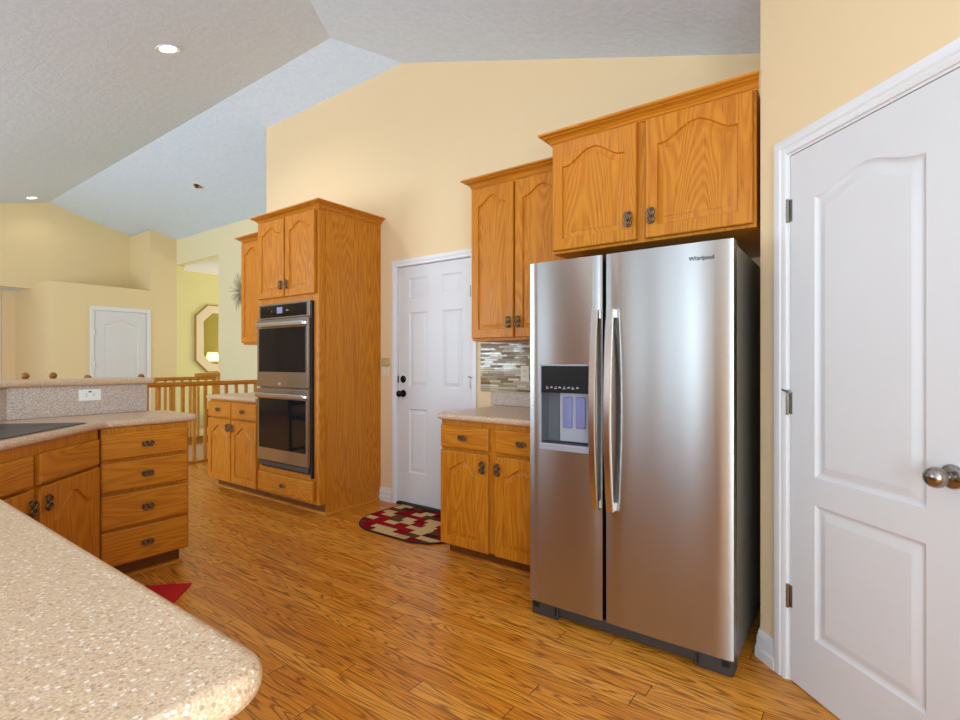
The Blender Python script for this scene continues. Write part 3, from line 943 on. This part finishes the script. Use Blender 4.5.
# worktop
cp_ = [(-.507, -.33), (-.507, .330), (-2.586, .328), (-3.33, 1.072), (-3.33, 1.58), (-3.846, 1.58), (-3.846, .768), (-2.748, -.33)]
r = thing('worktop', 'large speckled beige peninsula worktop in the foreground, turning past the cooktop', 'worktop')
mesh_obj('slab', slab_round(bmesh.new(), fillet(cp_, [.0, .06, .05, .05, .06, .025, 0, 0], 10), .874, .914, .0195, 6), 'stone', r, sharp=60)
bo = offs([(-3.868, 1.475), (-3.868, .759), (-2.79, -.319)], .020)
mesh_obj('backsplash', prism(bmesh.new(), [(-3.868, 1.475), (-3.868, .759), (-2.79, -.319)] + bo[::-1], .915, 1.094), 'splash', r, recalc=True)
# raised bar top
b1 = offs(BPTS, .055); b2 = offs(BPTS, -.30)
pb = [(b1[0][0], 1.52), b1[1], b1[2], b2[2], b2[1], (b2[0][0], 1.52)]
tag(mesh_obj('bar_ledge', slab_round(bmesh.new(), fillet(pb, [.025, 0, 0, 0, 0, .025]), 1.0955, 1.134, .017), 'stone', sharp=60), 'raised speckled bar ledge behind the peninsula worktop', 'counter')
# cooktop (diagonal): local frame along the diagonal
r = thing('cooktop', 'black glass cooktop set into the angled corner of the peninsula', 'cooktop', (-2.985, .675, .9145), math.radians(135))
# local x = along (-.707,.707), y away from the kitchen
mesh_obj('trim_rim', prism(bmesh.new(), fillet([(-.41, -.0), (.435, -.0), (.435, .475), (-.41, .475)], .012), 0, .004, bev=.0015, seg=1), 'steel_handle', r)
mesh_obj('glass_top', prism(bmesh.new(), fillet([(-.402, .008), (.427, .008), (.427, .467), (-.402, .467)], .010), .003, .007, bev=.001, seg=1), 'cook_glass', r)
M['ring'] = plain('burner_ring_print', L(58, 58, 62), .15)
for x, y, q in ((-.2, .13, .075), (.2, .13, .10), (-.2, .34, .10), (.2, .34, .075)):
    tube_bm = bmesh.new()
    n_ = 40
    for k in range(n_):
        a0, a1 = 2 * PI * k / n_, 2 * PI * (k + 1) / n_
        poly3(tube_bm, [(x + rr * math.cos(a), y + rr * math.sin(a), .0073) for rr, a in ((q, a0), (q + .003, a0), (q + .003, a1), (q, a1))])
    mesh_obj('burner_mark', tube_bm, 'ring', r)

# ================================================================== REFRIGERATOR
FX0, FX1, FY = -1.312, -.397, 2.20
r = thing('refrigerator', 'stainless side-by-side refrigerator with ice and water dispenser', 'refrigerator', ((FX0 + FX1) / 2, FY, 0))
cx = (FX0 + FX1) / 2
fw = FX1 - FX0; hw = fw / 2
mesh_obj('case', BX(-hw + .004, hw - .004, .075, .80, .03, 1.712, bev=.004), 'grey_side', r)


def fridge_door(x0, x1, z0, z1, hole=None):
    bm = bmesh.new(); n = 14; T = .070
    xs = [x0 + (x1 - x0) * k / n for k in range(n + 1)]
    if hole: xs = sorted(set(xs + [hole[0], hole[1]]))
    xs = [x for x in xs if not (hole and any(abs(x - q) < .008 and x != q for q in hole[:2]))]
    def yy(x):
        t = (x - (x0 + x1) / 2) / ((x1 - x0) / 2); return -.002 + .0025 * t * t + (.004 * max(0, (abs(t) - .975) / .025) ** 2)
    zs = [z0, z1] if not hole else [z0, hole[2], hole[3], z1]
    g = {}
    for i, x in enumerate(xs):
        for j, z in enumerate(zs): g[i, j] = bm.verts.new((x, yy(x), z))
    for i in range(len(xs) - 1):
        for j in range(len(zs) - 1):
            if hole and j == 1 and hole[0] <= xs[i] + 1e-6 and xs[i + 1] <= hole[1] + 1e-6: continue
            bm.faces.new((g[i, j], g[i + 1, j], g[i + 1, j + 1], g[i, j + 1]))
    nb = len(xs)
    top = [g[i, len(zs) - 1] for i in range(nb)]; bot = [g[i, 0] for i in range(nb)]
    bt = [bm.verts.new((x, T, z1)) for x in (x0, x1)]; bb = [bm.verts.new((x, T, z0)) for x in (x0, x1)]
    bm.faces.new(top + [bt[1], bt[0]]); bm.faces.new(bot[::-1] + [bb[0], bb[1]])
    bm.faces.new([g[0, j] for j in range(len(zs))] + [bt[0], bb[0]]); bm.faces.new([g[nb - 1, j] for j in range(len(zs))][::-1] + [bb[1], bt[1]])
    bm.faces.new((bb[1], bb[0], bt[0], bt[1]))
    for f in bm.faces:
        f.normal_update()
    return bm


GX = -.9265 - cx
HL = (-1.250 - cx, -.985 - cx, .842, 1.221)
dl = mesh_obj('freezer_door', fridge_door(-hw, GX - .009, .075, 1.722, HL), 'steel', r, sharp=30)
dr = mesh_obj('fridge_door', fridge_door(GX + .009, hw, .075, 1.722), 'steel', r, sharp=30)
mesh_obj('door_gasket', BX(-hw + .012, hw - .012, .0695, .0755, .085, 1.712), 'black', r)


def bar_handle(par, x, z0, z1):
    bm = bmesh.new(); N = 20; rings = []
    for k in range(N + 1):
        t = k / N; z = z0 + (z1 - z0) * t; y = -.030 - .034 * math.sin(PI * t) ** .9
        wd, th = .0165, .007
        rings.append([bm.verts.new(p) for p in ((x - wd, y + th, z), (x - wd, y - th * .4, z), (x - wd * .75, y - th, z), (x + wd * .75, y - th, z), (x + wd, y - th * .4, z), (x + wd, y + th, z))])
    for a, b in zip(rings, rings[1:]):
        for i in range(6): bm.faces.new((a[i], a[(i + 1) % 6], b[(i + 1) % 6], b[i]))
    bm.faces.new(rings[0]); bm.faces.new(rings[-1])
    for z in (z0 + .001, z1 - .035): box(bm, x - .013, x + .013, -.034, .006, z, z + .034)
    return mesh_obj('handle', bm, 'steel_handle', par, recalc=True)


bar_handle(dl, -.957 - cx, .583, 1.472); bar_handle(dr, -.887 - cx, .583, 1.472)
# dispenser in the freezer door
dx0, dx1, dz0, dz1 = HL
bm = bmesh.new()
ya, yb_ = .012, .060
q = [(dx0, dz0), (dx1, dz0), (dx1, dz1), (dx0, dz1)]
f_ = [bm.verts.new((x, -.001, z)) for x, z in q]; b_ = [bm.verts.new((x + (.010 if x == dx0 else -.010), yb_, z + (.012 if z == dz0 else -.004))) for x, z in q]
for i in range(4): bm.faces.new((f_[i], b_[i], b_[(i + 1) % 4], f_[(i + 1) % 4]))
bm.faces.new(b_)
disp = mesh_obj('dispenser', bm, 'grey_plastic', dl)
bm = bmesh.new()
box(bm, dx0 - .005, dx0 + .003, -.003, .006, dz0 - .010, dz1 + .010, bev=.002); box(bm, dx1 - .003, dx1 + .005, -.003, .006, dz0 - .010, dz1 + .010, bev=.002)
box(bm, dx0 - .008, dx1 + .005, -.003, .006, dz1, dz1 + .008, bev=.002); box(bm, dx0 - .008, dx1 + .008, -.006, .006, dz0 - .022, dz0 - .004, bev=.002)
mesh_obj('surround', bm, 'silver_plastic', disp)
mesh_obj('control_panel', BX(dx0 + .003, dx1 - .003, -.0015, .03, 1.094, dz1 - .001, bev=.002), 'panel_black', disp)
bm = bmesh.new()
for k in range(8):
    x = dx0 + .030 + k * .0225
    box(bm, x, x + .013, -.0028, -.001, 1.112 + (k % 2) * .004, 1.117 + (k % 2) * .004); box(bm, x + .002 + (k % 3) * .002, x + .008 + (k % 3) * .002, -.0028, -.001, 1.120, 1.124)
mesh_obj('button_marks', bm, 'marks', disp)
mesh_obj('inner_panel', BX(dx0 + .085, dx1 - .012, .034, .058, dz0 + .02, 1.094, bev=.003), 'silver_plastic', disp)
for x in (dx0 + .105, dx0 + .172):
    mesh_obj('paddle', BX(x, x + .048, .022, .036, dz0 + .085, 1.075, bev=.006), 'blue_plastic', disp)
mesh_obj('drip_tray', BX(dx0 + .006, dx1 - .006, -.006, .056, dz0 - .002, dz0 + .014, bev=.003), 'dark_plastic', disp)
mesh_obj('tray_lip', BX(dx0 + .0, dx1 - .0, -.010, -.002, dz0 - .006, dz0 + .010, bev=.003), 'silver_plastic', disp)
# badge
cu = bpy.data.curves.new('badge', 'FONT'); cu.body = 'Whirlpool'; cu.size = .026; cu.extrude = .0006; cu.offset = .0007
to = bpy.data.objects.new('badge_tmp', cu); C.objects.link(to)
dg = bpy.context.evaluated_depsgraph_get(); me = bpy.data.meshes.new_from_object(to.evaluated_get(dg)); bpy.data.objects.remove(to)
M['badge'] = plain('dark_badge', L(58, 58, 60), .35)
me.materials.clear(); me.materials.append(M['badge'])
xsz = [v.co.x for v in me.vertices]; sc_ = .096 / (max(xsz) - min(xsz))
bo_ = bpy.data.objects.new('badge', me); C.objects.link(bo_); bo_.parent = dr
bo_.location = (-.562 - cx, -.0022, 1.650); bo_.rotation_euler = (PI / 2, 0, 0); bo_.scale = (sc_, sc_, 1)
# base grille, feet, hinge covers
bm = bmesh.new(); box(bm, -hw + .012, hw - .012, .030, .10, .018, .070, bev=.004)
for s in (-1, 1): box(bm, s * (hw - .075) - .072, s * (hw - .075) + .072, .016, .10, .004, .066, bev=.005)
mesh_obj('base_grille', bm, 'dark_plastic', r)
for s in (-1, 1):
    mesh_obj('grille_notch', BX(s * (hw - .135) - .004, s * (hw - .135) + .004, .012, .018, .022, .062), 'black', r)
    mesh_obj('grille_notch', BX(s * (hw - .03) - .014, s * (hw - .03) + .014, .012, .018, .040, .062), 'black', r)
for s in (-1, 1):
    mesh_obj('hinge_cover', BX(s * (hw - .05) - .04, s * (hw - .05) + .04, .085, .17, 1.7125, 1.728, bev=.005), 'dark_plastic', r)
    bm = lathe(bmesh.new(), [(.02, 0), (.02, .012), (.008, .014), (.008, .03)], 12, Matrix.Translation((s * (hw - .08), .12, 0))); mesh_obj('foot', bm, 'black', r)
    bm = lathe(bmesh.new(), [(.02, 0), (.02, .012), (.008, .014), (.008, .03)], 12, Matrix.Translation((s * (hw - .08), .70, 0))); mesh_obj('foot', bm, 'black', r)

# ================================================================== MATS
r = thing('door_mat', 'half-round patchwork mat in red, cream and brown before the white garage door', 'mat', (-2.76, 2.90, 0))
mp = fillet([(-.43, -.325), (.52, -.325), (.52, .315), (-.43, .315)], [.30, .30, .02, .02], 14)
mesh_obj('pile', prism(bmesh.new(), mp, .001, .011, bev=.003, seg=2), 'patch', r)
bm = bmesh.new(); tube(bm, [(x, y, .007) for x, y in mp], .007, 6, closed=True); mesh_obj('binding', bm, 'rug_border', r)
tag(mesh_obj('rug', prism(bmesh.new(), [(-.78, -.43), (0, -.43), (0, 0), (-.78, 0)], .001, .011, bev=.003, seg=2), 'red_rug', loc=(-3.005, 1.375, 0), rot=math.radians(135)),
    'plain red rug on the floor before the angled cooktop corner', 'rug')
bpy.data.objects['rug'].rotation_euler = (0, 0, math.radians(-45))
bpy.data.objects['rug'].location = (-3.005, 1.375, 0)
for v_ in bpy.data.objects['rug'].data.vertices: v_.co.x += .78   # corner at the origin, long side along the counter

# ================================================================== PLATES AND OUTLETS
def duplex(name, label, loc, rot, horiz=False, mat='plate_white', cat='outlet'):
    r = thing(name, label, cat, loc, rot)
    w_, h_ = (.115, .070) if horiz else (.070, .115)
    mesh_obj('plate', BX(-w_ / 2, w_ / 2, -.006, 0, -h_ / 2, h_ / 2, bev=.002), mat, r)
    for s in (-1, 1):
        ox, oz = (s * .02, 0) if horiz else (0, s * .02)
        bm = lathe(bmesh.new(), [(.0165, 0), (.0165, .003), (.001, .0032)], 16, Matrix.Translation((ox, -.006, oz)) @ Matrix.Rotation(PI / 2, 4, 'X')); so = mesh_obj('socket', bm, mat, r)
        bm = bmesh.new()
        for d in (-.006, .006):
            if horiz: box(bm, ox - .004, ox + .005, -.0105, -.009, oz + d - .0014, oz + d + .0014)
            else: box(bm, ox + d - .0014, ox + d + .0014, -.0105, -.009, oz - .004, oz + .005)
        mesh_obj('slots', bm, 'slot', so)
    return r
duplex('outlet', 'white horizontal outlet in the speckled splash under the bar ledge', (-3.848, 1.155, 1.036), PI / 2, True)
if True:
    o = bpy.data.objects['outlet']; bm = bmesh.new(); box(bm, -.008, .008, -.0075, -.006, .016, .024); mesh_obj('test_button', bm, 'slot', o)
duplex('outlet', 'ivory outlet on the mosaic tile near the refrigerator', (-1.965, W - .011, 1.155), 0, False, 'ivory')
r = thing('switch_plate', 'ivory switch plate on the wall strip beside the white garage door, lower of two', 'switch', (-3.43, W, 1.165))
mesh_obj('plate', BX(-.055, .04, -.006, 0, -.055, .035, bev=.002), 'ivory', r); mesh_obj('toggle', BX(-.004, .004, -.014, -.006, -.018, .004, bev=.001), 'ivory', r)
r = thing('switch_plate', 'almond box with two keys on the wall strip beside the white garage door', 'switch', (-3.425, W, 1.235))
mesh_obj('plate', BX(-.062, .055, -.016, 0, -.030, .042, bev=.003), 'plate_almond', r)
for x in (-.032, .024): mesh_obj('key', BX(x - .022, x + .022, -.020, -.016, -.022, .034, bev=.002), 'plate_almond', r)

# ================================================================== CEILING LIGHTS
def can(label, loc, nrm, lit=True, rad=.075, pw=0):
    n = Vector(nrm).normalized(); q = Vector((0, 0, -1)).rotation_difference(n)
    r = thing('ceiling_light', label, 'ceiling light', loc, tuple(q.to_euler()), 'recessed ceiling lights')
    bm = bmesh.new(); lathe(bm, [(rad * .86, .0), (rad, -.001), (rad * 1.16, -.004), (rad * 1.18, .004), (rad * .86, .006)], 32)
    mesh_obj('trim_ring', bm, 'trim', r, recalc=True)
    bm = bmesh.new(); lathe(bm, [(.001, -.003), (rad * .8, -.002), (rad * .87, .004), (.001, .005)], 32)
    mesh_obj('lens', bm, 'lamp_on' if lit else 'nickel', r, recalc=True)
    if pw:
        d = bpy.data.lights.new('bulb', 'SPOT'); d.energy = pw; d.spot_size = math.radians(140); d.spot_blend = .6; d.shadow_soft_size = .07; d.color = (1, .95, .88)
        o = bpy.data.objects.new('bulb', d); C.objects.link(o); o.parent = r; o.location = (0, 0, -.03)
    return r
nA = (0, .27, -1); nB = (0, -.27, -1)
can('bright round recessed light on the textured ceiling above the peninsula', (-4.42, 1.844, slope_a(1.844) - .003), nA, pw=40)
can('round recessed light at the far end of the ceiling, over the tan wall', (-10.75, 2.45, slope_a(2.45) - .003), nA, pw=5)
can('added out-of-view recessed light brightening the kitchen floor', (-1.9, .9, slope_a(.9) - .003), nA, pw=55)  # no fixture known here; added to brighten floor and drawers
can('added out-of-view recessed light brightening the breakfast side', (-.5, -.6, slope_a(-.6) - .003), nA, pw=30)  # second added lamp out of view, more light on floor and cabinets
r = can('unlit eyeball recessed light on the ceiling above the stair railing', (-7.62, 3.576, slope_b(3.576) - .003), nB, lit=False)
bm = bmesh.new(); lathe(bm, [(.001, -.03), (.03, -.028), (.045, -.015), (.055, 0)], 20, Matrix.Rotation(.5, 4, 'X')); mesh_obj('eyeball', bm, 'nickel', r, recalc=True)

# ================================================================== RAILINGS
def railing(label, x, y0, y1, zt, step, name='railing', cap=.034):
    r = thing(name, label, 'railing', (x, y0, 0), 0)
    ln = y1 - y0
    mesh_obj('handrail', BX(-cap, cap, 0, ln, zt - .055, zt, bev=.012, seg=3), 'oak_rail', r)
    mesh_obj('base_shoe', BX(-.030, .030, 0, ln, 0, .028, bev=.005), 'oak_rail', r)
    k = 0; y = step * .5
    while y < ln - .02:
        mesh_obj('baluster', BX(-.017, .017, y - .017, y + .017, .028, zt - .054, bev=.003, seg=1), 'oak_bal', r); y += step
    return r
railing('oak stair railing running from behind the peninsula to the oven-side base cabinet', -6.6, 2.32, 4.43, 1.0, .133)
r = railing('oak railing on the far side of the stairwell, with a rounded end', -8.76, 3.05, 4.40, 1.0, .125)
mesh_obj('rail_end', BX(-.045, .045, 1.02, 1.42, .985, 1.055, bev=.02, seg=3), 'oak_rail', r)
bm = lathe(bmesh.new(), [(.001, 0), (.05, .0), (.05, 1.0), (.055, 1.01), (.055, 1.05), (.04, 1.07), (.001, 1.075)], 16, Matrix.Translation((0, 1.38, 0))); mesh_obj('newel_post', bm, 'oak_bal', r, recalc=True)

# ================================================================== FAR ROOM
r = thing('mirror', 'octagonal mirror in a cream and gold frame on the yellow wall', 'mirror', (DXW, 5.22, 1.70), PI / 2)
def octo(w_, h_, c): return [(-w_, -h_ + c), (-w_ + c, -h_), (w_ - c, -h_), (w_, -h_ + c), (w_, h_ - c), (w_ - c, h_), (-w_ + c, h_), (-w_, h_ - c)]
def ring_oct(name, o1, o2, y0, y1, mat):
    bm = bmesh.new()
    a = [bm.verts.new((x, y0, z)) for x, z in o1]; b = [bm.verts.new((x, y0 + .0, z)) for x, z in o2]
    c = [bm.verts.new((x, y1, z)) for x, z in o1]; d = [bm.verts.new((x, y1, z)) for x, z in o2]
    for i in range(8):
        j = (i + 1) % 8
        for q in ((a[i], a[j], b[j], b[i]), (c[i], d[i], d[j], c[j]), (a[i], c[i], c[j], a[j]), (b[i], b[j], d[j], d[i])): bm.faces.new(q)
    return mesh_obj(name, bm, mat, r, recalc=True)
ring_oct('frame', octo(.44, .645, .22), octo(.30, .50, .17), -.045, -.002, 'gold_frame')
ring_oct('frame_edge', octo(.455, .66, .226), octo(.438, .643, .219), -.05, -.002, 'gold_edge')
bm = bmesh.new(); o2 = octo(.305, .505, .172); bm.faces.new([bm.verts.new((x, -.012, z)) for x, z in o2][::-1])
g = [bm.verts.new((x, -.004, z)) for x, z in o2]; bm.faces.new(g)
mesh_obj('glass', bm, 'mirror', r, recalc=True)
# buffet + lamp whose light shows in the mirror
r = thing('sideboard', 'dark sideboard against the dining room wall, seen only in the mirror', 'sideboard', (-7.1, 6.72, 0))
bm = bmesh.new(); box(bm, -.6, .6, -.22, .22, .12, .93, bev=.01); box(bm, -.63, .63, -.25, .25, .93, .97, bev=.008)
for sx in (-.55, .55):
    for sy in (-.17, .17): box(bm, sx - .025, sx + .025, sy - .025, sy + .025, 0, .12)
mesh_obj('body', bm, 'chair_wood', r)
r = thing('table_lamp', 'lit table lamp with a pleated shade, reflected in the octagonal mirror', 'lamp', (-8.85, 6.0, .0))
r.location = (-7.08, 6.70, .971 + .02)
mesh_obj('base', lathe(bmesh.new(), [(.001, 0), (.075, 0), (.075, .015), (.02, .03), (.05, .10), (.055, .16), (.02, .24), (.012, .30), (.001, .30)], 20), 'gold_edge', r, recalc=True)
bm = bmesh.new(); n = 48
ra = []
for z, R_ in ((.27, .17), (.50, .11)):
    ra.append([bm.verts.new((R_ * (1 + .04 * (k % 2)) * math.cos(2 * PI * k / n), R_ * (1 + .04 * (k % 2)) * math.sin(2 * PI * k / n), z)) for k in range(n)])
for k in range(n): bm.faces.new((ra[0][k], ra[0][(k + 1) % n], ra[1][(k + 1) % n], ra[1][k]))
mesh_obj('lamp_shade', bm, 'shade_on', r)
tag(mesh_obj('storage_box', BX(-.14, .14, -.16, .16, 0, .34, bev=.01), 'umber', loc=(-10.0, 5.05, 0)), 'small dark box on the dining room floor, glimpsed between the balusters', 'box')
# wall ornament
r = thing('twig_ornament', 'spiky twig ornament at the left edge of the far wall cabinet', 'ornament', (-7.97, GY - .02, 2.36))
bm = bmesh.new(); rng = random.Random(3)
lathe(bm, [(.001, -.03), (.04, -.02), (.055, 0), (.04, .02), (.001, .03)], 12, Matrix.Rotation(PI / 2, 4, 'X'))
mesh_obj('hub', bm, 'twig', r, recalc=True)
bm = bmesh.new()
for k in range(46):
    a = 2 * PI * k / 46 + rng.uniform(-.08, .08); l1 = rng.uniform(.2, .32); b_ = rng.uniform(-.05, .05)
    tube(bm, [(.04 * math.cos(a), -.02, .04 * math.sin(a)), (l1 * .6 * math.cos(a + b_ * .3), -.045, l1 * .6 * math.sin(a + b_ * .3)), (l1 * math.cos(a + b_), -.03 - rng.uniform(0, .03), l1 * math.sin(a + b_))], [.005, .004, .002], 5)
mesh_obj('twigs', bm, 'twig', r)
# bar stools: only the knobs of the backs rise above the ledge
def stool(label, loc, rot, half, zt):
    r = thing('bar_stool', label, 'stool', loc, rot, 'bar stools behind the ledge')
    for s in (-1, 1):
        mesh_obj('back_post', tube(bmesh.new(), [(s * half, .16, .0), (s * half, .17, .65), (s * half, .2, zt)], .017, 10), 'chair_wood', r)
        bm = lathe(bmesh.new(), [(.001, 0), (.012, 0), (.018, .006), (.012, .014), (.019, .022), (.026, .034), (.026, .046), (.018, .058), (.008, .064), (.001, .066)], 16, Matrix.Translation((s * half, .2, zt)))
        mesh_obj('finial', bm, 'finial', r, recalc=True)
        mesh_obj('front_leg', tube(bmesh.new(), [(s * half, -.17, 0), (s * half, -.16, .64)], .017, 10), 'chair_wood', r)
    mesh_obj('seat', prism(bmesh.new(), fillet([(-half - .03, -.20), (half + .03, -.20), (half + .03, .19), (-half - .03, .19)], .05), .64, .675, bev=.01), 'chair_wood', r)
    bm = bmesh.new()
    for z in (.80, .92, 1.03): box(bm, -half, half, .168 + (z - .65) * .067, .188 + (z - .65) * .067, z - .025, z + .025, bev=.005)
    mesh_obj('back_slats', bm, 'chair_wood', r)
    bm = bmesh.new(); box(bm, -half, half, -.18, -.155, .25, .28); box(bm, -half, half, .15, .175, .3, .33); mesh_obj('rungs', bm, 'chair_wood', r)
    return r


stool('wooden bar stool behind the ledge, its two ball finials left of the closet door', (-4.7, 1.159, 0), PI / 2, .081, 1.098)
stool('wooden bar stool behind the ledge, finial tips just showing before the closet door', (-4.7, 1.645, 0), PI / 2, .187, 1.075)
